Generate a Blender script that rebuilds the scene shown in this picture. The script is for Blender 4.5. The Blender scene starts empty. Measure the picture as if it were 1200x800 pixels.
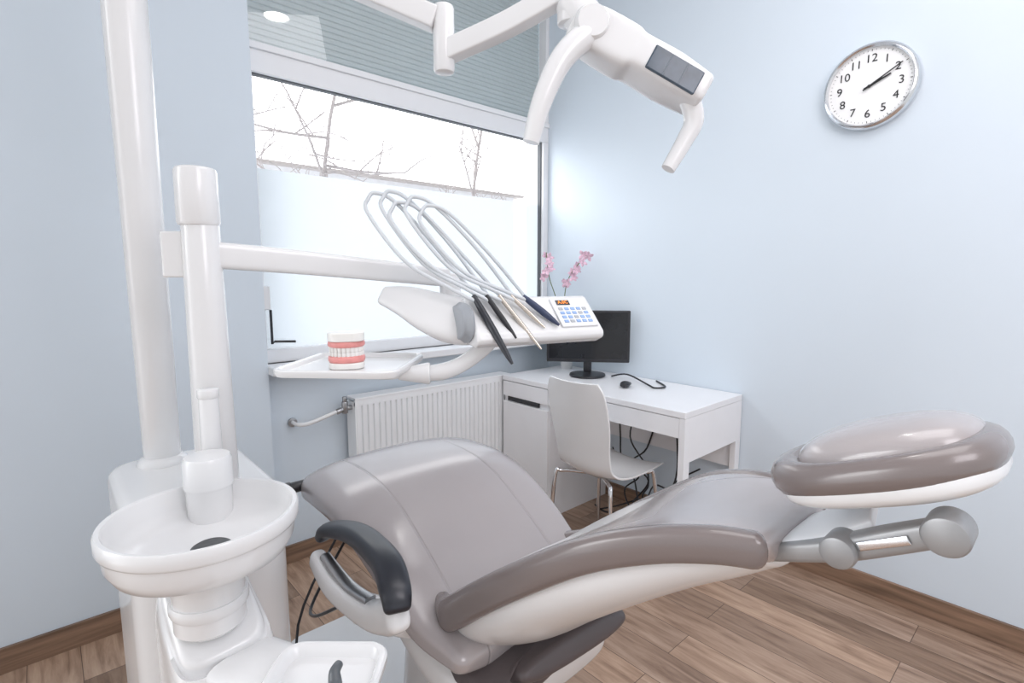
import bpy, math, random
from mathutils import Vector, Matrix
random.seed(4)
LIFT=0.07      # everything is laid out with the floor at -0.07, then raised so the floor is z=0
FLOOR=-0.07
scene=bpy.context.scene
col=bpy.context.collection
# ------------------------------------------------------------------ camera
H=1.34; f=610.0; pitch=math.atan(75/610.0); a=math.radians(48)
cam=bpy.data.cameras.new("camera"); cam.sensor_width=36; cam.lens=36*f/1200; cam.clip_start=0.01
co=bpy.data.objects.new("camera",cam); col.objects.link(co)
co.location=(0,0,H); co.rotation_euler=(math.pi/2-pitch,0,-(math.pi/2-a))
scene.camera=co
# ------------------------------------------------------------------ materials
def mat(name,c,rough=0.5,metal=0.0,noise=0.04,scale=8,bump=0.0,bscale=200,coat=0.0,spec=None,emit=None,estr=0,alpha=None):
    m=bpy.data.materials.new(name); m.use_nodes=True; nt=m.node_tree; b=nt.nodes["Principled BSDF"]
    b.inputs["Roughness"].default_value=rough; b.inputs["Metallic"].default_value=metal
    if coat: b.inputs["Coat Weight"].default_value=coat; b.inputs["Coat Roughness"].default_value=0.15
    if spec is not None: b.inputs["Specular IOR Level"].default_value=spec
    tc=nt.nodes.new("ShaderNodeTexCoord"); n=nt.nodes.new("ShaderNodeTexNoise"); n.inputs["Scale"].default_value=scale
    nt.links.new(tc.outputs["Object"],n.inputs["Vector"])
    r=nt.nodes.new("ShaderNodeValToRGB")
    lo=[max(0,x*(1-noise)) for x in c]; hi=[min(1,x*(1+noise)) for x in c]
    r.color_ramp.elements[0].position=.3; r.color_ramp.elements[1].position=.7
    r.color_ramp.elements[0].color=(*lo,1); r.color_ramp.elements[1].color=(*hi,1)
    nt.links.new(n.outputs["Fac"],r.inputs["Fac"]); nt.links.new(r.outputs["Color"],b.inputs["Base Color"])
    if bump:
        n2=nt.nodes.new("ShaderNodeTexNoise"); n2.inputs["Scale"].default_value=bscale
        nt.links.new(tc.outputs["Object"],n2.inputs["Vector"])
        bp=nt.nodes.new("ShaderNodeBump"); bp.inputs["Strength"].default_value=bump; bp.inputs["Distance"].default_value=.002
        nt.links.new(n2.outputs["Fac"],bp.inputs["Height"]); nt.links.new(bp.outputs["Normal"],b.inputs["Normal"])
    if emit: b.inputs["Emission Color"].default_value=(*emit,1); b.inputs["Emission Strength"].default_value=estr
    return m
M_wall=mat("wall_paint",(.655,.73,.80),.75,noise=.01,scale=2,bump=.05,bscale=150)
M_ceil=mat("ceiling_paint",(.85,.87,.88),.8,noise=.01)
M_white=mat("white_plastic",(.77,.77,.775),.22,noise=.01,coat=.3)
M_whitem=mat("white_matte",(.80,.81,.83),.45,noise=.01)
M_desk=mat("white_laminate",(.84,.84,.86),.3,noise=.01)
M_enamel=mat("white_enamel",(.85,.865,.88),.35,noise=.01)
M_grey=mat("grey_plastic",(.33,.35,.38),.35,noise=.03)
M_dgrey=mat("dark_grey_plastic",(.10,.11,.12),.35,noise=.03)
M_black=mat("black_plastic",(.02,.02,.024),.3,noise=.1)
M_blackr=mat("black_rubber",(.014,.016,.024),.36,noise=.1,coat=.15)
M_drain=mat("dark_drain",(.06,.065,.07),.35,noise=.1)
M_navy=mat("dark_blue_rubber",(.03,.045,.10),.35,noise=.05)
M_chrome=mat("chrome",(.75,.75,.76),.12,1,noise=.02)
M_steel=mat("brushed_steel",(.42,.42,.43),.32,1,noise=.06,scale=40)
M_satin=mat("satin_grey_metal",(.33,.33,.335),.42,.5,noise=.04,scale=40)
M_pol=mat("polished_steel",(.72,.73,.75),.18,1,noise=.03)
M_hose=mat("grey_hose",(.62,.65,.68),.35,noise=.03)
M_dark=mat("dark_gasket",(.10,.11,.12),.6,noise=.03)
M_screen=mat("screen_black",(.012,.013,.016),.12,noise=.1)
M_gum=mat("gum_pink",(.76,.30,.28),.35,noise=.06,scale=60)
M_tooth=mat("tooth_white",(.84,.83,.80),.25,noise=.02)
M_petal=mat("orchid_petal",(.76,.52,.63),.5,noise=.3,scale=60)
M_stem=mat("plant_stem",(.12,.16,.05),.5,noise=.2)
M_leaf=mat("plant_leaf",(.06,.2,.06),.4,noise=.2)
M_pot=mat("white_ceramic",(.8,.8,.8),.2,noise=.01)
M_bark=mat("tree_bark",(.50,.455,.445),.9,noise=.1,scale=20)
M_eave=mat("eave_boards",(.56,.51,.49),.9,noise=.1,scale=20)
M_blue=mat("blue_button",(.30,.45,.75),.4,noise=.02)
M_orange=mat("orange_display",(.9,.25,.03),.4,noise=.02,emit=(1,.25,.02),estr=1.2)
M_lampwin=mat("lamp_window",(.06,.085,.115),.15,noise=.25,scale=30)
M_lampdiv=mat("lamp_divider",(.10,.13,.16),.3,noise=.05)
M_ink=mat("clock_ink",(.02,.02,.022),.5,noise=.05)
M_dial=mat("clock_dial",(.86,.86,.86),.5,noise=.005)
M_print=mat("grey_print",(.45,.47,.5),.5,noise=.05)
M_beige=mat("brass_tone_metal",(.62,.56,.50),.25,.9,noise=.05)
LEA=(.395,.358,.358)
M_leather=mat("taupe_leather",LEA,.22,noise=.03,scale=5,bump=.08,bscale=350,coat=.6)
M_rim=mat("shaded_taupe_leather",(.19,.158,.152),.26,noise=.03,scale=5,bump=.08,bscale=350,coat=.5)  # same taupe leather, the shade on the rims put into a darker colour
def leather_seam(name,c,xs,rough=.22):
    m=mat(name,c,rough,noise=.03,scale=5,coat=.6)
    nt=m.node_tree; b=nt.nodes["Principled BSDF"]
    tc=nt.nodes.new("ShaderNodeTexCoord"); sp=nt.nodes.new("ShaderNodeSeparateXYZ"); nt.links.new(tc.outputs["Object"],sp.inputs[0])
    ab=nt.nodes.new("ShaderNodeMath"); ab.operation='ABSOLUTE'; nt.links.new(sp.outputs["X"],ab.inputs[0])
    su=nt.nodes.new("ShaderNodeMath"); su.operation='SUBTRACT'; nt.links.new(ab.outputs[0],su.inputs[0]); su.inputs[1].default_value=xs
    a2=nt.nodes.new("ShaderNodeMath"); a2.operation='ABSOLUTE'; nt.links.new(su.outputs[0],a2.inputs[0])
    mr=nt.nodes.new("ShaderNodeMapRange"); mr.interpolation_type='SMOOTHSTEP'; nt.links.new(a2.outputs[0],mr.inputs[0]); mr.inputs[1].default_value=0; mr.inputs[2].default_value=.005
    bp=nt.nodes.new("ShaderNodeBump"); bp.inputs["Strength"].default_value=.6; bp.inputs["Distance"].default_value=.004
    nt.links.new(mr.outputs[0],bp.inputs["Height"]); nt.links.new(bp.outputs["Normal"],b.inputs["Normal"])
    return m
M_leather2=leather_seam("taupe_leather_seamed",LEA,.165)
def floor_mat():
    m=bpy.data.materials.new("wood_planks"); m.use_nodes=True; nt=m.node_tree; b=nt.nodes["Principled BSDF"]
    tc=nt.nodes.new("ShaderNodeTexCoord"); mp=nt.nodes.new("ShaderNodeMapping"); mp.inputs["Rotation"].default_value=(0,0,math.pi/2)
    nt.links.new(tc.outputs["Object"],mp.inputs[0])
    br=nt.nodes.new("ShaderNodeTexBrick"); nt.links.new(mp.outputs[0],br.inputs[0])
    br.inputs["Scale"].default_value=1; br.inputs["Brick Width"].default_value=.95; br.inputs["Row Height"].default_value=.15
    br.inputs["Mortar Size"].default_value=.0014; br.inputs["Mortar Smooth"].default_value=.1; br.inputs["Bias"].default_value=0; br.offset=.37
    br.inputs["Color1"].default_value=(0,0,0,1); br.inputs["Color2"].default_value=(1,1,1,1); br.inputs["Mortar"].default_value=(.5,.5,.5,1)
    mp2=nt.nodes.new("ShaderNodeMapping"); mp2.inputs["Scale"].default_value=(14,1.5,1)
    nt.links.new(tc.outputs["Object"],mp2.inputs[0])
    add=nt.nodes.new("ShaderNodeVectorMath"); add.operation='ADD'; nt.links.new(mp2.outputs[0],add.inputs[0])
    ml=nt.nodes.new("ShaderNodeVectorMath"); ml.operation='SCALE'; ml.inputs[3].default_value=17; nt.links.new(br.outputs["Color"],ml.inputs[0]); nt.links.new(ml.outputs[0],add.inputs[1])
    n=nt.nodes.new("ShaderNodeTexNoise"); n.inputs["Scale"].default_value=2.2; n.inputs["Detail"].default_value=10; n.inputs["Roughness"].default_value=.62; n.inputs["Distortion"].default_value=.5; nt.links.new(add.outputs[0],n.inputs[0])
    r=nt.nodes.new("ShaderNodeValToRGB"); e=r.color_ramp.elements
    e[0].position=.28; e[0].color=(.22,.13,.085,1); e[1].position=.72; e[1].color=(.62,.44,.32,1)
    x=r.color_ramp.elements.new(.5); x.color=(.45,.30,.21,1)
    nt.links.new(n.outputs["Fac"],r.inputs[0])
    hs=nt.nodes.new("ShaderNodeMixRGB"); hs.blend_type='MULTIPLY'; hs.inputs[0].default_value=1
    r2=nt.nodes.new("ShaderNodeValToRGB"); r2.color_ramp.elements[0].color=(.56,.54,.52,1); r2.color_ramp.elements[1].color=(1.0,1.0,1.0,1)
    g_=r2.color_ramp.elements.new(.35); g_.color=(.78,.80,.84,1)
    nt.links.new(br.outputs["Color"],r2.inputs[0]); nt.links.new(r.outputs[0],hs.inputs[1]); nt.links.new(r2.outputs[0],hs.inputs[2])
    mx=nt.nodes.new("ShaderNodeMixRGB"); nt.links.new(br.outputs["Fac"],mx.inputs[0]); nt.links.new(hs.outputs[0],mx.inputs[1]); mx.inputs[2].default_value=(.11,.07,.05,1)
    nt.links.new(mx.outputs[0],b.inputs["Base Color"]); b.inputs["Roughness"].default_value=.42
    return m
M_floor=floor_mat()
def base_mat():
    m=mat("baseboard_wood",(.24,.15,.10),.45,noise=.4,scale=6)
    nt=m.node_tree; n=[x for x in nt.nodes if x.type=='TEX_NOISE'][0]; tc=[x for x in nt.nodes if x.type=='TEX_COORD'][0]
    mp=nt.nodes.new("ShaderNodeMapping"); mp.inputs["Scale"].default_value=(.5,.5,8); nt.links.new(tc.outputs["Object"],mp.inputs[0]); nt.links.new(mp.outputs[0],n.inputs["Vector"]); n.inputs["Detail"].default_value=8
    return m
M_base=base_mat()
M_shut=mat("shutter_slats",(.50,.57,.585),.5,noise=.02)
def glass_mat(name,fac):
    m=bpy.data.materials.new(name); m.use_nodes=True; nt=m.node_tree; nt.nodes.remove(nt.nodes["Principled BSDF"])
    o=nt.nodes["Material Output"]; t=nt.nodes.new("ShaderNodeBsdfTransparent"); g=nt.nodes.new("ShaderNodeBsdfGlossy"); g.inputs["Roughness"].default_value=0.0
    mx=nt.nodes.new("ShaderNodeMixShader"); mx.inputs[0].default_value=fac
    nt.links.new(t.outputs[0],mx.inputs[1]); nt.links.new(g.outputs[0],mx.inputs[2]); nt.links.new(mx.outputs[0],o.inputs[0]); return m
M_glass=glass_mat("clear_glass",.05)
def frost_mat():
    m=bpy.data.materials.new("frosted_film"); m.use_nodes=True; nt=m.node_tree; nt.nodes.remove(nt.nodes["Principled BSDF"])
    o=nt.nodes["Material Output"]; t=nt.nodes.new("ShaderNodeBsdfTranslucent"); t.inputs[0].default_value=(.375,.402,.425,1)
    g=nt.nodes.new("ShaderNodeBsdfTransparent"); mx=nt.nodes.new("ShaderNodeMixShader"); mx.inputs[0].default_value=.08
    nt.links.new(t.outputs[0],mx.inputs[1]); nt.links.new(g.outputs[0],mx.inputs[2]); nt.links.new(mx.outputs[0],o.inputs[0]); return m
M_frost=frost_mat()
# ------------------------------------------------------------------ geometry
ORG={}
def thing(name,loc,label,cat,group=None):
    o=bpy.data.objects.new(name,None); o.empty_display_size=.05; o.location=loc; col.objects.link(o)
    o["label"]=label; o["category"]=cat
    if group: o["group"]=group
    ORG[o.name]=Vector(loc); return o
def mk(name,parts,m,parent=None,loc=None,bevel=0,smooth=True,label=None,cat=None,kind=None,segs=3,angle=40):
    if isinstance(parts,tuple): parts=[parts]
    vs=[];fs=[]
    for v,fc in parts:
        k=len(vs); vs+=[Vector(p) for p in v]; fs+=[tuple(i+k for i in q) for q in fc]
    if parent is not None: org=ORG[parent.name]
    else: org=Vector(loc) if loc is not None else Vector((0,0,0))
    me=bpy.data.meshes.new(name); me.from_pydata([tuple(p-org) for p in vs],[],fs); me.validate(); me.update()
    import bmesh
    bm=bmesh.new(); bm.from_mesh(me); bmesh.ops.recalc_face_normals(bm,faces=bm.faces); bm.to_mesh(me); bm.free()
    o=bpy.data.objects.new(name,me); col.objects.link(o); me.materials.append(m)
    if smooth:
        for p in me.polygons: p.use_smooth=True
        try: me.set_sharp_from_angle(angle=math.radians(angle))
        except Exception: pass
    if bevel:
        b=o.modifiers.new("bevel",'BEVEL'); b.width=bevel; b.segments=segs; b.limit_method='ANGLE'; b.angle_limit=math.radians(40); b.harden_normals=True
    if parent is not None: o.parent=parent
    else: o.location=org
    ORG[o.name]=org
    if label: o["label"]=label
    if cat: o["category"]=cat
    if kind: o["kind"]=kind
    return o
def each(name,plist,m,**k): return [mk(name,p,m,**k) for p in plist]
def box(c,s,rot=None):
    c=Vector(c); h=Vector(s)/2
    v=[Vector((x*h.x,y*h.y,z*h.z)) for x in(-1,1) for y in(-1,1) for z in(-1,1)]
    if rot is not None: v=[rot@p for p in v]
    return [p+c for p in v],[(0,1,3,2),(4,6,7,5),(0,4,5,1),(2,3,7,6),(0,2,6,4),(1,5,7,3)]
def bx(mn,mx): 
    mn=Vector(mn);mx=Vector(mx); return box((mn+mx)/2,mx-mn)
def quad(p): return [Vector(x) for x in p],[(0,1,2,3)]
def cr(P,n):
    P=[tuple(p) for p in P]
    if len(P)<3: return P
    out=[]
    for i in range(len(P)-1):
        p0=P[max(i-1,0)];p1=P[i];p2=P[i+1];p3=P[min(i+2,len(P)-1)]
        for k in range(n):
            t=k/n
            out.append(tuple(.5*((2*b)+(-a_+c)*t+(2*a_-5*b+4*c-d)*t*t+(-a_+3*b-3*c+d)*t**3) for a_,b,c,d in zip(p0,p1,p2,p3)))
    out.append(P[-1]); return out
def sweep(st,up=(0,0,1),p=2.0,n=24,res=6,rnd=0):
    """st: (x,y,z,halfwidth,halfheight[,edge lift]) stations"""
    up=Vector(up)
    S=cr([tuple(s)+((0,) if len(s)==5 else ()) for s in st],res)
    pts=[Vector(s[:3]) for s in S]; W=[max(s[3],.0004) for s in S]; Hh=[max(s[4],.0004) for s in S]; L=[s[5] for s in S]
    T=[]
    for i in range(len(pts)):
        t=pts[min(i+1,len(pts)-1)]-pts[max(i-1,0)]; T.append(t.normalized())
    if rnd:
        k=5; pre=[];post=[]
        for j in range(k,0,-1):
            an=j/k*math.pi/2; e=rnd*math.sin(an); q=rnd*(1-math.cos(an))
            pre.append((pts[0]-T[0]*e,max(W[0]-q,.0004),max(Hh[0]-q,.0004),L[0],T[0]))
        for j in range(1,k+1):
            an=j/k*math.pi/2; e=rnd*math.sin(an); q=rnd*(1-math.cos(an))
            post.append((pts[-1]+T[-1]*e,max(W[-1]-q,.0004),max(Hh[-1]-q,.0004),L[-1],T[-1]))
        al=pre+list(zip(pts,W,Hh,L,T))+post
        pts=[x[0] for x in al];W=[x[1] for x in al];Hh=[x[2] for x in al];L=[x[3] for x in al];T=[x[4] for x in al]
    v=[];fc=[];S0=None
    for i,(c,w,h,l,t) in enumerate(zip(pts,W,Hh,L,T)):
        s=t.cross(up)
        if s.length<.05: s=S0 if S0 is not None else t.orthogonal()
        s=s-t*s.dot(t); s.normalize()
        if S0 is not None and s.dot(S0)<0: s=-s
        S0=s.copy(); nn=s.cross(t)
        if nn.dot(up)<0 and abs(t.dot(up))<.9: nn=-nn
        for k in range(n):
            an=2*math.pi*k/n; cx=math.cos(an); sx=math.sin(an)
            x=w*math.copysign(abs(cx)**(2/p),cx); y=h*math.copysign(abs(sx)**(2/p),sx)
            y+=l*(x/w)**2 if w>.001 else 0
            v.append(c+s*x+nn*y)
    m=len(pts)
    for i in range(m-1):
        for k in range(n):
            fc.append((i*n+k,i*n+(k+1)%n,(i+1)*n+(k+1)%n,(i+1)*n+k))
    fc.append(tuple(range(n))[::-1]); fc.append(tuple((m-1)*n+k for k in range(n)))
    return v,fc
def extr(A,B,U,V,prof):
    n=len(prof); v=[A+U*x+V*y for x,y in prof]+[B+U*x+V*y for x,y in prof]
    return v,[(k,(k+1)%n,n+(k+1)%n,n+k) for k in range(n)]+[tuple(range(n))[::-1],tuple(range(n,2*n))]
def ring_roll(c,X,Y,Z,ax,ay,rw,rh,pw=2.4,n=64,k=16,rf=None):
    v=[];fc=[]
    for i in range(n):
        an=2*math.pi*i/n; cx,sx=math.cos(an),math.sin(an)
        px=math.copysign(abs(cx)**(2/pw),cx); py=math.copysign(abs(sx)**(2/pw),sx)
        o=(X*(cx)+Y*(sx)).normalized(); b=c+X*(ax*px)+Y*(ay*py); s=rf(cx,sx) if rf else 1
        for j in range(k):
            t=2*math.pi*j/k; v.append(b+o*(rw*s*math.cos(t))+Z*(rh*s*math.sin(t)))
    for i in range(n):
        for j in range(k): fc.append((i*k+j,i*k+(j+1)%k,((i+1)%n)*k+(j+1)%k,((i+1)%n)*k+j))
    return v,fc
def superdome(c,X,Y,Z,ax,ay,az,pw=2.4,n=64,m=20,pv=2.0):
    v=[];fc=[]
    for i in range(m+1):
        ph=-math.pi/2+math.pi*i/m; cz=math.cos(ph); sz=math.sin(ph)
        rr=max(abs(cz)**(2/pv),.002); zz=math.copysign(abs(sz)**(2/pv),sz)
        for k in range(n):
            an=2*math.pi*k/n; cx,sx=math.cos(an),math.sin(an)
            v.append(c+X*(ax*rr*math.copysign(abs(cx)**(2/pw),cx))+Y*(ay*rr*math.copysign(abs(sx)**(2/pw),sx))+Z*(az*zz))
    for i in range(m):
        for k in range(n): fc.append((i*n+k,i*n+(k+1)%n,(i+1)*n+(k+1)%n,(i+1)*n+k))
    return v,fc
def tube(pts,r,n=10,res=6):
    P=[Vector(q) for q in cr(pts,res)]
    rs=r if isinstance(r,(list,tuple)) else None
    v=[];fc=[];m=len(P); s=None
    for i,c in enumerate(P):
        t=(P[min(i+1,m-1)]-P[max(i-1,0)]).normalized()
        if s is None: s=t.orthogonal().normalized()
        s=(s-t*s.dot(t)).normalized(); b=t.cross(s)
        if rs:
            q=i/(m-1)*(len(rs)-1); j=min(int(q),len(rs)-2); rr=rs[j]+(rs[j+1]-rs[j])*(q-j)
        else: rr=r
        for k in range(n):
            an=2*math.pi*k/n; v.append(c+s*(rr*math.cos(an))+b*(rr*math.sin(an)))
    for i in range(m-1):
        for k in range(n): fc.append((i*n+k,i*n+(k+1)%n,(i+1)*n+(k+1)%n,(i+1)*n+k))
    fc.append(tuple(range(n))[::-1]); fc.append(tuple((m-1)*n+k for k in range(n)))
    return v,fc
def lathe(prof,c,axis=(0,0,1),n=48):
    c=Vector(c); ax=Vector(axis).normalized(); R=Vector((0,0,1)).rotation_difference(ax).to_matrix()
    v=[];fc=[];m=len(prof)
    for r,z in prof:
        r=max(r,.0002)
        for k in range(n):
            an=2*math.pi*k/n; v.append(R@Vector((r*math.cos(an),r*math.sin(an),z))+c)
    for i in range(m-1):
        for k in range(n): fc.append((i*n+k,i*n+(k+1)%n,(i+1)*n+(k+1)%n,(i+1)*n+k))
    fc.append(tuple(range(n))[::-1]); fc.append(tuple((m-1)*n+k for k in range(n)))
    return v,fc
def cyl(p0,p1,r0,r1=None,n=32,rd=.003):
    p0=Vector(p0);p1=Vector(p1); L=(p1-p0).length; r1=r0 if r1 is None else r1; rd=min(rd,r0*.5,r1*.5,L*.4)
    return lathe([(0,0),(r0-rd,0),(r0-rd*.3,rd*.3),(r0,rd),(r1,L-rd),(r1-rd*.3,L-rd*.3),(r1-rd,L),(0,L)],p0,p1-p0,n)
def rrect(c,xd,yd,w,h,rad,z0,z1,n=8):
    c=Vector(c); xd=Vector(xd).normalized(); yd=Vector(yd).normalized(); zd=xd.cross(yd).normalized()
    if zd.z<0: zd=-zd
    ring=[]
    for sx,sy,a0 in((1,1,0),(-1,1,90),(-1,-1,180),(1,-1,270)):
        for k in range(n+1):
            an=math.radians(a0+90*k/n); ring.append((sx*(w/2-rad)+rad*math.cos(an),sy*(h/2-rad)+rad*math.sin(an)))
    m=len(ring); v=[c+xd*x+yd*y+zd*z0 for x,y in ring]+[c+xd*x+yd*y+zd*z1 for x,y in ring]
    fc=[(k,(k+1)%m,m+(k+1)%m,m+k) for k in range(m)]+[tuple(range(m))[::-1],tuple(range(m,2*m))]
    return v,fc
def traygeo(c,xd,yd,w,h,rad,z0,depth,rim):
    c=Vector(c); xd=Vector(xd).normalized(); yd=Vector(yd).normalized(); zd=xd.cross(yd).normalized(); n=8
    if zd.z<0: zd=-zd
    def ring(ins,z):
        out=[]; rr=max(rad-ins,.004)
        for sx,sy,a0 in((1,1,0),(-1,1,90),(-1,-1,180),(1,-1,270)):
            for k in range(n+1):
                an=math.radians(a0+90*k/n); out.append(c+xd*(sx*(w/2-ins-rr)+rr*math.cos(an))+yd*(sy*(h/2-ins-rr)+rr*math.sin(an))+zd*z)
        return out
    rs=[ring(rim*.8,z0),ring(rim*.3,z0),ring(0,z0+depth*.6),ring(0,z0+depth),ring(.003,z0+depth+.003),ring(rim-.004,z0+depth+.003),ring(rim,z0+depth),ring(rim+.006,z0+.006)]
    m=len(rs[0]); v=[p for r in rs for p in r]; fc=[]
    for i in range(len(rs)-1):
        for k in range(m): fc.append((i*m+k,i*m+(k+1)%m,(i+1)*m+(k+1)%m,(i+1)*m+k))
    fc.append(tuple(range(m))[::-1]); fc.append(tuple((len(rs)-1)*m+k for k in range(m)))
    return v,fc
def text(body,size,mtx,ext=.0005):
    cu=bpy.data.curves.new("lettering",'FONT'); cu.body=body; cu.size=size; cu.align_x='CENTER'; cu.align_y='CENTER'; cu.extrude=ext
    o=bpy.data.objects.new("lettering",cu); col.objects.link(o)
    bpy.context.view_layer.update()
    dg=bpy.context.evaluated_depsgraph_get(); me=bpy.data.meshes.new_from_object(o.evaluated_get(dg))
    v=[mtx@x.co for x in me.vertices]; fc=[tuple(p.vertices) for p in me.polygons]
    bpy.data.objects.remove(o); return v,fc
# ------------------------------------------------------------------ room shell
def struct(name,parts,m,**k): return mk(name,parts,m,kind="structure",smooth=False,**k)
struct("floor",bx((-2.2,-2.2,FLOOR-.1),(2.8,2.8,FLOOR)),M_floor)
struct("wall_right",bx((2.66,-2.2,FLOOR),(2.8,2.8,3.25)),M_wall)
struct("wall_left",bx((-2.2,2.5,FLOOR),(.745,2.8,3.25)),M_wall)
struct("wall_window",bx((.745,2.56,FLOOR),(2.66,2.8,.935)),M_wall)
struct("ceiling",bx((-2.2,-2.2,3.25),(2.8,2.8,3.35)),M_ceil)
struct("baseboard_right",bx((2.645,-2.2,FLOOR),(2.66,2.56,.02)),M_base,bevel=.002)
struct("baseboard_left",bx((-2.2,2.485,FLOOR),(.757,2.5,.025)),M_base,bevel=.002)
struct("baseboard_window",bx((.757,2.545,FLOOR),(2.645,2.56,.02)),M_base,bevel=.002)
struct("trim_1",bx((.745,2.43,.895),(2.66,2.60,.935)),M_whitem,bevel=.006)
# window
WY=2.58
fr=[bx((.745,WY,.935),(2.66,WY+.07,1.0)),bx((.745,WY,2.25),(2.66,WY+.07,2.37)),bx((.745,WY,1.0),(.772,WY+.07,2.25)),bx((2.612,WY,1.0),(2.66,WY+.07,2.25)),
    bx((.745,WY,2.37),(.762,WY+.07,3.25)),bx((2.63,WY,2.37),(2.66,WY+.07,3.25)),bx((.745,WY-.012,2.345),(2.66,WY,2.375))]
win=struct("window_1",fr,M_whitem,bevel=.004)
mk("window_gasket",[bx((.772,WY+.02,2.244),(2.612,WY+.05,2.25)),bx((2.603,WY+.02,1.0),(2.612,WY+.05,2.25)),bx((.772,WY+.02,1.0),(.776,WY+.05,2.25))],M_dark,parent=win,smooth=False)
def pane(x0,x1,z0,z1,y): return quad([(x0,y,z0),(x1,y,z0),(x1,y,z1),(x0,y,z1)])
mk("window_pane",[pane(.772,2.612,1.0,2.25,WY+.035)],M_glass,parent=win,smooth=False)
mk("upper_pane",[pane(.762,2.63,2.37,3.25,WY+.035)],glass_mat("upper_glass",.09),parent=win,smooth=False)
mk("frosted_film",[pane(.772,2.612,1.0,1.84,WY+.045)],M_frost,parent=win,smooth=False)
mk("window_handle",[bx((.748,WY-.025,1.19),(.790,WY,1.30))],M_white,parent=win,bevel=.005)
mk("handle_rod",[tube([(.785,WY-.03,1.19),(.785,WY-.03,1.03),(.795,WY-.032,1.042),(.89,WY-.035,1.035)],.006,res=1)],M_black,parent=win)
sv=[];sf=[]; z=2.36
while z<3.22:
    k=len(sv); ys=(.081,.0765,.075,.077,.081); zs=(0,.005,.016,.024,.027)
    for y_,z_ in zip(ys,zs): sv+=[Vector((.76,WY+y_,z+z_)),Vector((2.64,WY+y_,z+z_))]
    for q in range(4): sf.append((k+2*q,k+2*q+1,k+2*q+3,k+2*q+2))
    z+=.027
mk("roller_shutter",(sv,sf),M_shut,smooth=False,loc=(1.7,WY+.08,2.36),label="half-lowered grey-green slatted roller shutter behind the upper window pane",cat="shutter")
DL=(1.45,1.03,3.25)
dl=thing("ceiling_downlight",DL,"round recessed ceiling downlight with white ring","light")
mk("lamp_ring",lathe([(.105,0),(.105,-.008),(.088,-.012),(.085,0)],DL,n=32),M_white,parent=dl)
M_em=mat("downlight_glow",(1,1,1),.5,emit=(1,.98,.93),estr=26)
mk("bulb",lathe([(0,-.004),(.083,-.004),(.083,0),(0,0)],DL,n=32),M_em,parent=dl)
# ------------------------------------------------------------------ exterior
def branch(pts,r,out,depth=0):
    out.append(tube(pts,[r,r*.5],n=5,res=3))
    if depth>=3: return
    P=cr(pts,5)
    for k in range(2,len(P),1 if depth==0 else 2):
        b=Vector(P[k])
        if depth==0 and b.z<1.6: continue
        L=(1.3,.7,.4)[depth]*random.uniform(.6,1.1)
        d=Vector((random.uniform(-1,1),random.uniform(-.3,.3),random.uniform(-.1,1))).normalized()
        e=b+d*L; mid=b+d*L*.5+Vector((random.uniform(-.06,.06),0,random.uniform(-.05,.08)))
        branch([tuple(b),tuple(mid),tuple(e)],r*.55,out,depth+1)
tg="bare trees beyond the window"
for i,(x,y,hh) in enumerate([(3.0,6.9,4.6),(6.0,7.6,4.8)]):
    out=[]; branch([(x,y,FLOOR),(x+.1,y,1.5),(x-.1,y,2.8),(x+.3,y,hh)],.038,out)
    o=mk("bare_tree",out,M_bark,loc=(x,y,FLOOR),label="leafless winter tree with fine branches outside the window",cat="tree"); o["group"]=tg
nb=thing("neighbour_building",(6,10.5,FLOOR),"pale neighbouring building with a flat roof edge","building")
mk("facade",bx((2.6,10.6,FLOOR),(9.6,13,3.45)),mat("pale_render",(.92,.93,.95),.8),smooth=False,parent=nb)
mk("roof_edge",bx((2.4,10.4,3.45),(9.8,13.2,3.50)),M_eave,smooth=False,parent=nb)
struct("trim_2",bx((-8,2.9,FLOOR-.5),(14,16,FLOOR-.05)),mat("snowy_ground",(.80,.82,.85),.9))
# ------------------------------------------------------------------ radiator
rad=thing("radiator",(1.66,2.46,.1),"white ribbed panel radiator below the windowsill","radiator")
x0,x1,ry=1.125,2.17,2.425
v=[];fc=[];N=32; w=(x1-x0)/N
prof=[]
for i in range(N):
    b=x0+i*w; prof+=[(b,0),(b+w*.10,0.0),(b+w*.22,-.011),(b+w*.78,-.011),(b+w*.90,0)]
prof.append((x1,0))
for x,dy in prof: v+=[Vector((x,ry+.011+dy,.17)),Vector((x,ry+.011+dy,.70))]
for i in range(len(prof)-1): fc.append((2*i,2*i+2,2*i+3,2*i+1))
mk("radiator_panel",[(v,fc),bx((x0,ry+.006,.12),(x1,ry+.10,.165)),bx((x0,ry+.004,.165),(x0+.012,ry+.10,.715)),bx((x1-.012,ry+.004,.165),(x1,ry+.10,.715)),bx((x0,ry+.002,.695),(x1,ry+.016,.735)),bx((x0+.012,ry+.09,.17),(x1-.012,ry+.095,.70))],M_enamel,parent=rad,smooth=False)
mk("top_grille",[bx((x0,ry+.0,.725),(x1,ry+.10,.737))],M_enamel,parent=rad,bevel=.003)
each("floor_bracket",[bx((1.36,2.50,FLOOR),(1.385,2.515,.13)),bx((1.93,2.50,FLOOR),(1.955,2.515,.13))],M_enamel,parent=rad,smooth=False)
mk("valve",[cyl((x0-.035,2.47,.685),(x0+.01,2.47,.685),.013),cyl((x0-.035,2.47,.66),(x0-.035,2.47,.72),.016),cyl((x0-.035,2.47,.715),(x0-.035,2.47,.745),.012)],M_steel,parent=rad)
mk("pipe",[tube([(x0-.03,2.47,.685),(x0-.08,2.47,.675),(x0-.2,2.47,.645),(x0-.245,2.475,.64),(x0-.265,2.50,.64),(x0-.268,2.55,.64)],.010)],M_white,parent=rad)
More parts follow.
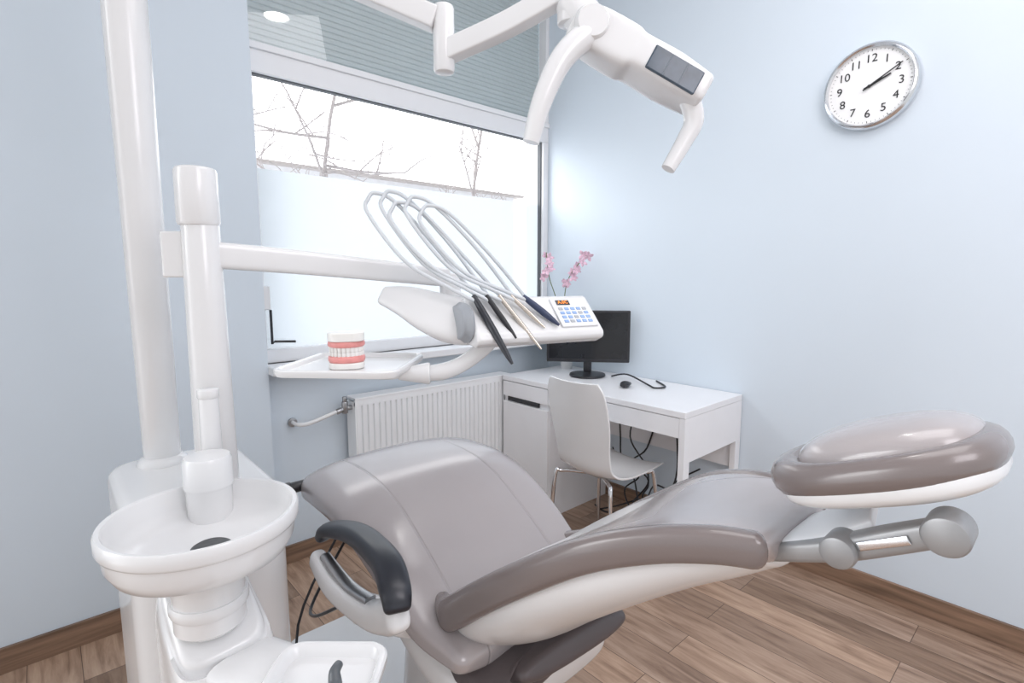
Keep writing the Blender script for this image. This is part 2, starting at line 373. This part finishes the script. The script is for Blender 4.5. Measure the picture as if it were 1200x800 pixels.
mk("wall_rosette",[cyl((x0-.268,2.543,.64),(x0-.268,2.556,.64),.022)],M_steel,parent=rad)
mk("pipe_nut",[cyl((x0-.08,2.47,.673),(x0-.05,2.47,.681),.014)],M_steel,parent=rad)
# ------------------------------------------------------------------ wall clock
cc=Vector((2.658,.70,2.13)); ck=thing("wall_clock",tuple(cc),"round wall clock with silver rim, white dial and black numerals","clock")
RC=.172
mk("clock_rim",lathe([(RC-.004,0),(RC,.004),(RC,.026),(RC-.005,.036),(RC-.014,.040),(RC-.020,.034),(RC-.020,.02)],cc,(-1,0,0),n=96),M_pol,parent=ck)
mk("dial",lathe([(0,.012),(RC-.018,.012),(RC-.018,.021),(0,.021)],cc,(-1,0,0),n=64),M_dial,parent=ck,smooth=False)
def cm(y,zz,rot=0,off=.0225):
    B=Matrix(((0,0,-1),(-1,0,0),(0,1,0))).to_4x4()
    return Matrix.Translation(cc+Vector((-off,-y,zz)))@B@Matrix.Rotation(rot,4,'Z')
for hnum in range(1,13):
    an=math.radians(30*hnum); mk("numeral",text(str(hnum),.045,cm(.110*math.sin(an),.110*math.cos(an))),M_ink,parent=ck,smooth=False)
tk=[]
for i in range(60):
    an=math.radians(6*i); L=.008 if i%5==0 else .005
    rm=cm(.143*math.sin(an),.143*math.cos(an),-an,.0222)
    vv,ff=box((0,0,0),(.0024 if i%5==0 else .0011,L,.0006)); tk.append(([rm@p for p in vv],ff))
mk("minute_marks",tk,M_ink,parent=ck,smooth=False)
def hand(deg,l,w,tail,off):
    an=math.radians(deg); rm=cm(0,0,-an,off)
    vv=[(-w/2,-tail,0),(w/2,-tail,0),(w*.35,l,0),(-w*.35,l,0)]; vv=[Vector(p) for p in vv]+[Vector(p)+Vector((0,0,.0015)) for p in vv]
    return [rm@p for p in vv],[(0,1,2,3),(4,5,6,7),(0,1,5,4),(1,2,6,5),(2,3,7,6),(3,0,4,7)]
mk("hour_hand",hand(66,.08,.009,.02,.026),M_ink,parent=ck,smooth=False)
mk("minute_hand",hand(59,.13,.006,.025,.029),M_ink,parent=ck,smooth=False)
mk("hand_pin",cyl(cc+Vector((-.021,0,0)),cc+Vector((-.034,0,0)),.006,n=16),M_ink,parent=ck)
# ------------------------------------------------------------------ desk
XF=2.09; XB=2.655; Y0=1.165; Y1=2.41; ZT=.74
dk=thing("desk",(2.37,1.8,FLOOR),"white laminate computer desk with a drawer and side cabinet","desk")
mk("tabletop",bx((XF,Y0,ZT-.03),(XB,Y1,ZT)),M_desk,parent=dk,bevel=.003)
mk("cabinet",[bx((XF+.02,2.02,FLOOR+.0),(XB-.01,Y1-.004,ZT-.03))],M_desk,parent=dk,bevel=.003)
mk("cabinet_door",[bx((XF+.002,2.022,FLOOR+.02),(XF+.02,Y1-.006,ZT-.16))],M_desk,parent=dk,bevel=.002)
mk("cabinet_drawer",[bx((XF+.002,2.022,ZT-.125),(XF+.02,Y1-.006,ZT-.034))],M_desk,parent=dk,bevel=.002)
mk("handle_slot",[bx((XF+.010,2.1,ZT-.155),(XF+.022,Y1-.04,ZT-.13))],M_black,parent=dk,smooth=False)
mk("front_drawer",[bx((XF+.003,Y0+.03,ZT-.125),(XF+.02,2.018,ZT-.033))],M_desk,parent=dk,bevel=.002)
mk("side_panel",[bx((XF,Y0,ZT-.24),(XB,Y0+.028,ZT-.0305))],M_desk,parent=dk,smooth=False)
each("leg",[bx((XF,Y0,FLOOR),(XF+.05,Y0+.028,ZT-.24)),bx((XB-.05,Y0,FLOOR),(XB,Y0+.028,ZT-.24))],M_desk,parent=dk,smooth=False)
mk("back_panel",[bx((XB-.03,Y0+.03,.35),(XB-.015,2.02,ZT-.03))],M_desk,parent=dk,smooth=False)
cb=thing("power_cables",(2.5,1.6,FLOOR),"tangled black power cables on the floor under the desk","cable")
def rnd_cable(p0,p1,seed):
    rr=random.Random(seed); P=[p0]
    for k in range(1,6):
        t=k/6; P.append((min(2.62,p0[0]+(p1[0]-p0[0])*t+rr.uniform(-.07,.07)),min(1.97,p0[1]+(p1[1]-p0[1])*t+rr.uniform(-.09,.09)),max(FLOOR+.008,p0[2]+(p1[2]-p0[2])*t**.6+rr.uniform(-.05,.05))))
    P.append(p1); return tube(P,.005,n=6)
for i,(p,q) in enumerate([((2.6,1.9,.6),(2.45,1.6,FLOOR+.01)),((2.6,1.75,.6),(2.5,1.45,FLOOR+.01)),((2.58,1.6,.6),(2.4,1.7,FLOOR+.01)),((2.45,1.95,FLOOR+.01),(2.5,1.3,FLOOR+.01)),((2.6,1.5,.5),(2.3,1.55,FLOOR+.01)),((2.55,1.9,.3),(2.35,1.3,FLOOR+.01)),((2.6,1.35,.3),(2.4,1.9,FLOOR+.01))]):
    mk("cable",rnd_cable(p,q,i),M_black,parent=cb)
mk("power_strip",bx((2.40,1.30,FLOOR),(2.50,1.75,FLOOR+.05)),M_black,parent=cb,bevel=.006)
mo=Vector((2.45,2.03,0)); mo_n=Vector((-.75,-.66,0)).normalized(); mo_x=Vector((-mo_n.y,mo_n.x,0)); RM=Matrix((( mo_x.x,-mo_n.x,0),(mo_x.y,-mo_n.y,0),(0,0,1)))
mn=thing("computer_monitor",(mo.x,mo.y,ZT),"black widescreen computer monitor on the desk","monitor")
mk("monitor_housing",box(mo+Vector((0,0,.985)),(.50,.035,.315),RM),M_black,parent=mn,bevel=.006)
mk("screen",box(mo+Vector((0,0,.99))+mo_n*.0175,(.47,.002,.28),RM),M_screen,parent=mn,smooth=False)
mk("stand",[cyl(mo-mo_n*.01+Vector((0,0,ZT+.015)),mo-mo_n*.01+Vector((0,0,.90)),.025),lathe([(0,0),(.105,0),(.11,.004),(.108,.014),(.04,.026),(0,.026)],mo+Vector((0,0,ZT+.001)),n=40)],M_black,parent=mn)
mk("computer_mouse",sweep([(2.31,1.66,ZT+.018,.02,.012),(2.34,1.67,ZT+.020,.028,.017),(2.38,1.685,ZT+.016,.024,.012)],n=20,rnd=.01),M_black,loc=(2.35,1.67,ZT),label="small black computer mouse on the desk",cat="mouse")
mk("monitor_cable",[tube([(2.52,1.90,ZT+.008),(2.54,1.80,ZT+.03),(2.46,1.60,ZT+.008),(2.43,1.54,ZT+.006),(2.50,1.52,ZT+.006),(2.6,1.64,ZT+.006)],.005,n=6)],M_black,loc=(2.5,1.7,ZT),label="thin black cable looped across the desktop",cat="cable")
oc=Vector((2.56,2.30,ZT)); orc=thing("potted_orchid",tuple(oc),"potted orchid with two arching stems of pink flowers","plant")
mk("pot",lathe([(0,0),(.035,0),(.045,.07),(.048,.08),(.042,.08),(.038,.07),(0,.07)],oc),M_pot,parent=orc)
for i in range(5):
    an=i*1.3+.4; mk("leaf",sweep([(oc.x,oc.y,oc.z+.07,.008,.002),(oc.x+.05*math.cos(an),oc.y+.05*math.sin(an),oc.z+.15,.024,.002),(oc.x+.08*math.cos(an),oc.y+.09*math.sin(an),oc.z+.15,.006,.001)],n=10),M_leaf,parent=orc)
s1=[(oc.x,oc.y,oc.z+.07),(oc.x-.03,oc.y,oc.z+.42),(oc.x-.02,oc.y-.03,oc.z+.60),(oc.x+.03,oc.y-.13,oc.z+.74)]
s2=[(oc.x,oc.y,oc.z+.07),(oc.x-.07,oc.y+.02,oc.z+.42),(oc.x-.11,oc.y+.06,oc.z+.60),(oc.x-.13,oc.y+.07,oc.z+.76)]
each("flower_stem",[tube(s1,.003,n=6),tube(s2,.003,n=6)],M_stem,parent=orc)
def flower(c,s,rr):
    c=Vector(c); parts=[]; nrm=Vector((-.6+rr.uniform(-.4,.4),-.7+rr.uniform(-.4,.4),rr.uniform(-.2,.4))).normalized(); q=Vector((0,0,1)).rotation_difference(nrm)
    for k in range(5):
        an=2*math.pi*k/5+rr.random(); d=q@Vector((math.cos(an),math.sin(an),.15)); up=q@Vector((0,0,1))
        parts.append(sweep([tuple(c)+(.002,.0008),tuple(c+d*s*.5)+(s*.34,.001),tuple(c+d*s)+(.003,.0006)],up=up,n=8,res=3))
    return parts
rr=random.Random(5); fl=[]
for t in range(9): 
    b=Vector(cr(s1,6)[10+t]) if t<8 else Vector(s1[-1]); fl.append(flower(b+Vector((rr.uniform(-.02,.02),rr.uniform(-.03,.03),rr.uniform(-.015,.015))),.034,rr))
for t in range(6):
    b=Vector(cr(s2,6)[12+t]); fl.append(flower(b+Vector((rr.uniform(-.02,.02),rr.uniform(-.03,.03),rr.uniform(-.015,.015))),.032,rr))
for fparts in fl: mk("flower",fparts,M_petal,parent=orc)
# ------------------------------------------------------------------ shell chair
yc=1.575; sc=thing("shell_chair",(2.05,yc,FLOOR),"white moulded shell chair on slim chrome legs at the desk","chair")
prof=[(1.785,.865,.145),(1.80,.80,.175),(1.83,.66,.18),(1.855,.53,.165),(1.875,.44,.165),(1.92,.395,.18),(2.0,.383,.20),(2.15,.385,.205),(2.25,.39,.20),(2.30,.375,.18)]
P=cr(prof,6); v=[];fc=[];NX=16
for off in (0,.010):
    for i,(x,z,hw) in enumerate(P):
        a_=P[max(i-1,0)];b_=P[min(i+1,len(P)-1)]; t=Vector((b_[0]-a_[0],b_[1]-a_[1])).normalized()
        for k in range(NX+1):
            s=-1+2*k/NX; cv=.022*s*s
            ex,ez=(-t.y,t.x)
            v.append(Vector((x+ex*(cv-off),yc+s*hw,z+ez*(cv-off))))
m=len(P)*(NX+1)
for o_ in (0,m):
    for i in range(len(P)-1):
        for k in range(NX):
            q=o_+i*(NX+1)+k; fc.append((q,q+1,q+NX+2,q+NX+1))
for i in range(len(P)-1):
    for k in (0,NX):
        q=i*(NX+1)+k; fc.append((q,q+NX+1,m+q+NX+1,m+q))
for k in range(NX):
    fc.append((k,k+1,m+k+1,m+k)); q=(len(P)-1)*(NX+1)+k; fc.append((q,q+1,m+q+1,m+q))
mk("seat_shell",(v,fc),M_white,parent=sc,bevel=.002)
for sx,sy in((-1,-1),(-1,1),(1,-1),(1,1)):
    tx=2.05+sx*.10; bxp=2.06+sx*.20
    mk("leg",tube([(tx-sx*.02,yc+sy*.05,.368),(tx+sx*.05,yc+sy*.15,.366),(tx+sx*.08,yc+sy*.175,.33),(bxp,yc+sy*.20,FLOOR+.003)],.010,n=12),M_chrome,parent=sc)
mk("seat_bracket",[bx((1.96,yc-.09,.362),(2.14,yc+.09,.374))],M_steel,parent=sc,smooth=False)
# ------------------------------------------------------------------ dental chair
CX=.812
dc=thing("dental_chair",(CX,.95,FLOOR),"reclined dental treatment chair in taupe leather with white shell","dental chair")
ss=[(CX,1.535,.722,.25,.045,-.012),(CX,1.50,.735,.295,.052,-.014),(CX,1.42,.745,.305,.052,-.014),(CX,1.28,.738,.305,.052,-.008),(CX,1.17,.705,.30,.052,.0),(CX,1.05,.63,.29,.052,.018),(CX,.93,.555,.275,.05,.02),(CX,.82,.53,.25,.04,.02)]
mk("seat_cushion",sweep(ss,p=3.4,n=72,res=7,rnd=.03),M_leather2,parent=dc)
BX=.84
bk=[(.925,.60,.235),(.88,.622,.25),(.83,.66,.255),(.75,.728,.255),(.64,.815,.248),(.52,.90,.228),(.42,.945,.19),(.34,.965,.155),(.29,.968,.13)]
mk("backrest_cushion",sweep([(BX,y,z-.026,w,.030,.022) for y,z,w in bk],p=2.8,n=64,res=6,rnd=.022),M_leather2,parent=dc)
for sgn in(-1,1):
    mk("backrest_rim",sweep([(BX+sgn*(w-.012),y,z-.012,.021,hh) for (y,z,w),hh in zip([(.930,.604,.228)]+bk[1:],[.033,.035,.035,.033,.031,.029,.028,.027,.026])],p=2.7,n=32,res=6,rnd=.020),M_rim,parent=dc)
bs=[(.90,.553,.19,.038),(.86,.578,.230,.068),(.75,.656,.243,.084),(.64,.746,.238,.080),(.52,.831,.218,.070),(.42,.888,.180,.057),(.34,.920,.142,.042),(.29,.937,.112,.028)]
mk("backrest_shell",sweep([(BX,y,z-.012,w,h,.03) for y,z,w,h in bs],p=3.0,n=56,res=6,rnd=.015),M_white,parent=dc,label="glossy white plastic backrest shell")
mk("lower_cushion",sweep([(.82,.93,.475,.22,.05),(.82,.84,.475,.22,.055),(.84,.76,.495,.20,.045),(.84,.72,.51,.17,.03)],p=2.6,n=40,rnd=.02),mat("dark_taupe_cover",(.10,.083,.085),.4),parent=dc)
hX=Vector((1,0,0)); sl=math.atan(.41); hY=Vector((0,-math.cos(sl),math.sin(sl))); hZ=hX.cross(hY); hZ=hZ if hZ.z>0 else -hZ
hc=Vector((.843,.172,1.093))
mk("headrest_rim",[ring_roll(hc,hX,hY,hZ,.103,.114,.021,.022,pw=2.6,rf=lambda cx,sx:1+.30*max(0,-sx)**2)],M_rim,parent=dc,label="rolled headrest edge in taupe leather with shade painted in")
mk("headrest_cushion",[superdome(hc+hZ*.010+hX*.014+hY*.006,hX,hY,hZ,.098,.110,.042,pw=2.6,pv=2.5)],M_leather,parent=dc)
mk("headrest_shell",[superdome(hc-hZ*.018,hX,hY,hZ,.116,.127,.030,pw=2.8,pv=2.8)],M_white,parent=dc)
mk("headrest_plate",[sweep([(.84,.36,.915,.075,.006),(.84,.30,.938,.075,.007),(.84,.24,.972,.07,.007),(.85,.18,1.015,.06,.007)],p=5,n=28,rnd=.004)],M_whitem,parent=dc)
mk("headrest_bracket",[sweep([(.775,.36,.905,.016,.009),(.775,.28,.940,.018,.013),(.775,.20,.976,.018,.016),(.775,.14,1.012,.018,.017),(.775,.09,1.042,.016,.016)],p=4,n=28,rnd=.006)],M_satin,parent=dc)
mk("bracket_slot",[sweep([(.756,.172,.996,.002,.006),(.756,.122,1.024,.002,.006)],p=3,rnd=.0015)],M_pol,parent=dc)
each("headrest_knob",[cyl((.742,.193,.982),(.79,.193,.982),.022,rd=.006),cyl((.738,.087,1.046),(.79,.087,1.046),.024,rd=.006)],M_satin,parent=dc)
mk("armrest",sweep([(.446,1.155,.740,.022,.014),(.453,1.13,.763,.028,.016),(.472,1.03,.781,.031,.018),(.468,.90,.778,.031,.019),(.450,.83,.758,.030,.020),(.443,.81,.735,.026,.018)],p=2.6,n=32,rnd=.012),M_blackr,parent=dc,label="curved navy-black padded armrest")
mk("armrest_bracket",[sweep([(.42,1.13,.70,.018,.024),(.422,1.05,.670,.020,.026),(.44,.93,.662,.022,.028),(.452,.86,.685,.026,.034),(.45,.825,.705,.024,.03)],p=3,n=28,rnd=.015),
    sweep([(.45,.99,.64,.03,.03),(.55,.98,.57,.03,.035),(.64,.97,.52,.03,.03)],p=3,n=20)],M_white,parent=dc)
mk("bracket_inlay",[sweep([(.425,1.10,.720,.012,.008),(.432,1.0,.695,.014,.006),(.443,.92,.694,.014,.006)],p=3,n=20)],M_steel,parent=dc)
mk("foot_knob",[cyl((.545,1.50,.735),(.47,1.50,.735),.016),cyl((.49,1.50,.735),(.455,1.50,.735),.019)],M_black,parent=dc)
mk("seat_frame",[sweep([(CX,1.32,.60,.19,.05),(CX,1.1,.54,.24,.07),(CX,.92,.46,.24,.07),(CX,.78,.42,.2,.06)],p=3,n=36,rnd=.03)],M_white,parent=dc)
mk("pedestal",[sweep([(CX,1.13,FLOOR+.02,.2,.13),(CX,1.13,.15,.15,.12),(CX,1.10,.48,.14,.12)],up=(0,1,0),p=4,n=36)],M_white,parent=dc)
mk("floor_plate",[rrect((.78,1.38,FLOOR),(1,0,0),(0,1,0),.46,1.05,.08,0,.06)],M_white,parent=dc,bevel=.012)
each("control_cable",[tube([(.62,1.40,.60),(.47,1.30,.50),(.43,1.2,.52),(.44,1.05,.62)],.004,n=8),tube([(.66,1.5,.60),(.47,1.44,.35),(.46,1.3,.15),(.56,1.2,FLOOR+.06)],.004,n=8)],M_black,parent=dc)
# ------------------------------------------------------------------ dental unit
du=thing("dental_unit",(.2,1.3,FLOOR),"white dental delivery unit with pole, cuspidor, instrument arm and lamp","dental unit")
mk("support_pole",[cyl((.191,1.51,.80),(.191,1.51,2.55),.039,.047,n=40)],M_white,parent=du)
mk("pole_collar",[lathe([(.055,.0),(.053,.008),(.046,.015),(.038,.02)],(.191,1.51,.885),n=40)],M_white,parent=du)
mk("unit_cabinet",[rrect((.225,1.36,0),(1,0,0),(0,1,0),.29,.46,.07,FLOOR,.885)],M_white,parent=du,bevel=.025)
mk("pedestal",[sweep([(.185,1.01,FLOOR,.078,.128),(.185,1.01,.4,.078,.128),(.183,1.005,.66,.080,.128),(.180,.995,.735,.076,.115),(.178,.985,.760,.066,.095)],up=(0,1,0),p=5,n=48,res=5,rnd=.012)],M_white,parent=du)
mk("instrument_column",[cyl((.245,1.196,.87),(.245,1.196,1.45),.040,.034,n=40)],M_white,parent=du)
mk("column_cap",[cyl((.243,1.196,1.44),(.243,1.196,1.553),.0385,.0375,n=40,rd=.008)],M_white,parent=du)
mk("column_bracket",[rrect((.206,1.222,0),(.84,-.54,0),(.54,.84,0),.05,.03,.008,1.34,1.43)],M_white,parent=du,bevel=.004)
B=(.170,.955)
bowl=mk("cuspidor_bowl",lathe([(0,.755),(.048,.755),(.055,.762),(.055,.83),(.060,.858),(.070,.868),(.105,.873),(.127,.884),(.137,.903),(.1395,.922),(.1405,.928),(.1440,.930),(.1458,.934),(.1460,.952),(.1435,.956),(.1370,.955),(.1345,.948),(.129,.922),(.115,.906),(.085,.898),(.03,.895),(0,.895)],(B[0],B[1],0),n=80),M_white,parent=du)
mk("drain",lathe([(0,.896),(.028,.896),(.030,.900),(.025,.903),(0,.901)],(B[0]+.004,B[1]-.020,0),n=32),M_drain,parent=bowl)
mk("collar_ring",[lathe([(.0,.79),(.058,.79),(.060,.795),(.060,.805),(.058,.81),(0,.81)],(B[0],B[1],0),n=48)],M_white,parent=du)
mk("cup_holder",[lathe([(0,.894),(.037,.894),(.0385,.955),(.0405,.958),(.0415,.962),(.0405,1.008),(.037,1.015),(.0,1.017)],(.202,1.065,0),n=40)],M_white,parent=du)
mk("water_spout",[cyl((.222,1.12,.98),(.222,1.12,1.12),.019,.017),cyl((.222,1.12,1.11),(.222,1.12,1.128),.019)],M_white,parent=du)
at=mk("suction_holder",traygeo((.225,.668,.735),(.74,-.67,0),(.67,.74,0),.17,.26,.035,0,.02,.012),M_white,parent=du)
mk("holder_link",[sweep([(.20,.90,.69,.06,.03),(.23,.80,.712,.06,.02),(.245,.72,.73,.05,.01)],p=4)],M_white,parent=du)
mk("suction_tube",[tube([(.230,.602,.765),(.246,.632,.770),(.260,.658,.775),(.265,.670,.785),(.276,.680,.786)],[.013,.012,.010,.008,.006],n=14)],M_dgrey,parent=at)
mk("instrument_arm",[sweep([(.262,1.194,1.385,.02,.027),(.46,1.165,1.37,.02,.026),(.75,1.08,1.340,.02,.023)],p=5,n=28,rnd=.008)],M_white,parent=du)
mk("arm_joint",[cyl((.76,1.075,1.25),(.76,1.075,1.350),.026)],M_white,parent=du)
mk("arm_link",[sweep([(.76,1.075,1.265,.025,.014),(.77,.98,1.25,.03,.016),(.78,.90,1.24,.03,.016)],p=4)],M_white,parent=du)
A=Vector((.665,.895,1.245)); Bv=Vector((.955,.81,1.245)); axd=(Bv-A).normalized(); fn=Vector((axd.y,-axd.x,0)); Zv=Vector((0,0,1))
hd=mk("instrument_head",[extr(A,Bv+axd*.005,fn,Zv,[(-.085,.020),(-.065,.042),(.005,.053),(.085,-.022),(.086,-.038),(.06,-.049),(-.05,-.042),(-.08,-.015)])],M_white,parent=du,bevel=.010)
mk("end_cap",[sweep([tuple(A-axd*.014)+(.058,.036),tuple(A-axd*.004)+(.070,.043)],p=2.6,n=36,rnd=.006,res=2)],M_grey,parent=hd)
mk("head_wing",[sweep([(.562,1.045,1.300,.022,.010),(.59,1.00,1.288,.036,.014),(.625,.955,1.265,.048,.020),(.665,.915,1.248,.054,.026),(.72,.885,1.245,.050,.026)],up=(-.6,-.65,.5),p=3.2,n=36,rnd=.009)],M_white,parent=hd)
nrm=(fn*.074+Zv*.080).normalized(); pc=A.lerp(Bv,.82)+fn*.045+Zv*.0155+nrm*.002
pu=nrm.cross(axd).normalized()
if pu.z<0: pu=-pu
px_=axd.copy()
RP=Matrix((px_,pu,nrm)).transposed()
panel=mk("control_panel",box(pc,(.094,.086,.005),RP),M_whitem,parent=hd,bevel=.002)
def pp(x,y,z=.003): return pc+px_*x+pu*y+nrm*z
mk("display",box(pp(-.018,.028),(.034,.014,.002),RP),M_screen,parent=panel,smooth=False)
TM=Matrix.Translation(pp(-.018,.028,.0045))@RP.to_4x4()
mk("display_digits",text("A.0C",.013,TM,ext=.0002),M_orange,parent=panel,smooth=False)
for r_ in range(4):
    for c_ in range(5):
        mk("key",box(pp(-.031+c_*.0155,.009-r_*.0125),(.011,.008,.0025),RP),M_blue if (r_+c_)%4 else M_print,parent=panel,bevel=.001,segs=1)
S=[]
jx=[0,.006,-.004,.003,.006]; jz=[0,.008,-.012,.004,-.010]
for i in range(5):
    t=i/4
    base=A.lerp(Bv,.16+.10*i)+Vector((0,0,.045)) - fn*.03
    pk=Vector((.552+.080*t+jx[i],1.050-.076*t,1.520-.004*i+jz[i]))
    tipx=A.lerp(Bv,.06+.10*i)+fn*(.035)+Vector((0,0,.045))
    w_=(.0,.005,-.004,.006,.002)[i]
    P=[tuple(base),tuple(base.lerp(pk,.4)+Vector((0,0,.018+w_))),tuple(base.lerp(pk,.8)+Vector((0,0,.024))),tuple(pk),tuple(pk+Vector((-.016,.004,-.012))),tuple(pk+Vector((-.022,-.004,-.045))),tuple(pk.lerp(tipx,.42)+Vector((-.031+w_,-.0,-.050-w_))),tuple(pk.lerp(tipx,.8)+Vector((-.012,0,-.020))),tuple(tipx)]
    mk("hose",tube(P,.0041,n=12,res=8),M_hose,parent=hd)
    S.append(tipx)
ends=[(0,.135,M_blackr,.0078,(.010,-.085,-.105)),(1,.085,M_black,.0056,(.02,-.06,-.075)),(2,.115,M_beige,.0050,(.03,-.07,-.085)),(3,.075,M_beige,.0048,(.035,-.06,-.06)),(4,.075,M_navy,.0072,(.04,-.06,-.055))]
for i,L,m_,r_,dv in ends:
    p0=S[i]; d=Vector(dv).normalized(); L=L*1.15
    mk("handpiece",tube([tuple(p0-d*.015),tuple(p0+d*L*.15),tuple(p0+d*L*.5),tuple(p0+d*L*.8),tuple(p0+d*L)],[.0052,r_,r_*1.05,r_*.8,r_*.35],n=16),m_,parent=hd)
tx=Vector((.70,-.714,0)); ty=Vector((.714,.70,0)); tc_=Vector((.482,1.035,1.15))
mk("tray_arm",[tube([(.58,.945,1.137),(.62,.915,1.140),(.66,.895,1.155),(.70,.875,1.185),(.72,.865,1.21)],[.016,.018,.017,.017,.018],n=18)],M_white,parent=du)
mk("tray_knob",[cyl((.545,.965,1.138),(.60,.925,1.138),.013,.023,rd=.004)],M_white,parent=du)
mk("tray_mount",[rrect((.50,1.01,1.13),tx,ty,.14,.05,.02,0,.02)],M_white,parent=du,bevel=.004)
mk("instrument_tray",traygeo(tc_,tx,ty,.25,.25,.035,0,.012,.012),M_white,parent=du)
td=Vector((.455,1.012,1.1565)); tm=thing("dental_model",tuple(td),"white upper and lower teeth model with pink gums on the tray","dental model")
fd=Vector((-.45,-.89,0)).normalized(); sd=Vector((-fd.y,fd.x,0))
def arch(z0,z1,r,thk):
    N=24; st=[]
    for k in range(N+1):
        an=math.pi*(-.62+1.24*k/N); p=td+sd*(math.sin(an)*r)+fd*(math.cos(an)*r*1.05-.006)+Vector((0,0,(z0+z1)/2)); st.append(tuple(p)+(thk,(z1-z0)/2))
    return sweep(st,p=3.0,n=16,res=1,rnd=.003)
each("model_base",[rrect(td,sd,fd,.078,.072,.028,0,.014),rrect(td,sd,fd,.080,.074,.028,.062,.082)],M_tooth,parent=tm,bevel=.003)
each("gum",[arch(.013,.029,.0325,.0085),arch(.048,.063,.0325,.0085)],M_gum,parent=tm)
for zc in(.0325,.0445):
    for k in range(14):
        an=math.pi*(-.56+1.12*k/13); p=td+sd*(math.sin(an)*.0335)+fd*(math.cos(an)*.035-.006)+Vector((0,0,zc))
        mk("tooth",sweep([tuple(p-Vector((0,0,.0060)))+(.0032,.0046),tuple(p)+(.0035,.0052),tuple(p+Vector((0,0,.0055)))+(.0030,.0046)],up=(1,0,0),n=10,res=2,p=2.2),M_tooth,parent=tm)
mk("palate",[rrect(td,sd,fd,.048,.045,.015,.012,.064)],M_gum,parent=tm)
tm.scale=(.9,.9,.9)
# lamp
mk("lamp_arm",sweep([(.191,1.51,2.19,.022,.024),(.46,1.27,2.05,.022,.024),(.705,1.045,1.915,.022,.024)],p=9,n=40,rnd=.005),M_white,parent=du)
mk("lamp_arm",sweep([(.725,1.03,1.845,.020,.022),(.80,.90,1.885,.020,.022),(.86,.78,1.93,.020,.022)],p=9,n=40,rnd=.005),M_white,parent=du)
each("lamp_joint",[cyl((.722,1.032,1.80),(.722,1.032,1.945),.024,n=32,rd=.008),cyl((.191,1.51,2.12),(.191,1.51,2.26),.058),cyl((.862,.775,1.86),(.862,.775,1.965),.028)],M_white,parent=du)
La=Vector((.895,.742,1.840)); Lb=Vector((1.06,.598,1.722)); ld=(Lb-La).normalized()
lh=mk("lamp_head",[sweep([tuple(La-ld*.04)+(.036,.038),tuple(La)+(.046,.044),tuple(La.lerp(Lb,.3))+(.052,.044),tuple(La.lerp(Lb,.40))+(.057,.036),tuple(La.lerp(Lb,.7))+(.060,.037),tuple(Lb)+(.056,.032)],p=5.5,n=52,rnd=.010,res=4)],M_white,parent=du)
mk("lamp_neck",[sweep([(.862,.775,1.90,.034,.034),(.88,.755,1.87,.04,.04)],n=28,rnd=.02),lathe([(0,-.055),(.03,-.055),(.036,-.045),(.036,.045),(.03,.055),(0,.055)],La-ld*.01,ld.cross(Vector((0,0,1))),n=32)],M_white,parent=du)
s_=ld.cross(Vector((0,0,1))).normalized()
vn=s_ if s_.dot(Vector((-.5,-.8,0)))>0 else -s_
up2=ld.cross(vn); up2=up2 if up2.z>0 else -up2
RW=Matrix((ld,up2,ld.cross(up2))).transposed()
wc=La.lerp(Lb,.72)+vn*.058-up2*.006
lw=mk("lamp_window",box(wc,(.112,.048,.008),RW),M_lampwin,parent=lh,bevel=.003)
each("window_divider",[box(wc+ld*q+vn*.0045,(.0022,.044,.001),RW) for q in(-.018,.018)],M_lampdiv,parent=lw,smooth=False)
mk("lamp_handle",[tube([tuple(La+vn*.02+Vector((0,0,-.01))),(.855,.735,1.82),(.812,.757,1.77),(.780,.777,1.69),(.764,.791,1.612)],[.026,.027,.024,.021,.017],n=20)],M_white,parent=lh)
mk("lamp_handle",[tube([tuple(Lb-ld*.03+vn*.01),(1.060,.600,1.675),(1.047,.612,1.63),(1.018,.632,1.570)],[.022,.021,.018,.015],n=20)],M_white,parent=lh)
# ------------------------------------------------------------------ lights: overcast sky, brighter on the window side
w=bpy.data.worlds.new("sky"); scene.world=w; w.use_nodes=True; nt=w.node_tree
bg=nt.nodes["Background"]; bg.inputs[0].default_value=(.96,.975,1,1)
tc=nt.nodes.new("ShaderNodeTexCoord"); sp=nt.nodes.new("ShaderNodeSeparateXYZ"); nt.links.new(tc.outputs["Generated"],sp.inputs[0])
mr=nt.nodes.new("ShaderNodeMapRange"); mr.interpolation_type='SMOOTHSTEP'; nt.links.new(sp.outputs["Y"],mr.inputs[0])
mr.inputs[1].default_value=-.15; mr.inputs[2].default_value=.55; mr.inputs[3].default_value=.88; mr.inputs[4].default_value=3.4
nt.links.new(mr.outputs[0],bg.inputs[1])
def area(name,loc,tgt,sx,sy,pw,c=(1,1,1)):
    l=bpy.data.lights.new(name,'AREA'); l.shape='RECTANGLE'; l.size=sx; l.size_y=sy; l.energy=pw; l.color=c
    o=bpy.data.objects.new(name,l); col.objects.link(o); o.location=loc; o.rotation_euler=(Vector(tgt)-Vector(loc)).to_track_quat('-Z','Y').to_euler(); return o
area("ceiling_fill",(1.4,.2,3.2),(1.6,.3,0),1.6,1.6,21,(1,.97,.98))  # unseen area lamp added overhead to fill the room
area("right_wall_fill",(.6,-1.6,2.7),(2.66,.2,1.5),1.4,1.2,27,(1,.95,1))  # added lamp behind the camera, brightens the right wall
sl_=bpy.data.lights.new("daylight",'SUN'); sl_.energy=2.2; sl_.angle=math.radians(50); sl_.color=(.98,.985,1)
so=bpy.data.objects.new("daylight",sl_); col.objects.link(so); so.location=(0,5,5); so.rotation_euler=Vector((.62,-.62,-.48)).to_track_quat('-Z','Y').to_euler()
scene.view_settings.view_transform='Standard'; scene.view_settings.exposure=0.0
for o in list(scene.objects):
    if o.parent is None: o.location.z+=LIFT
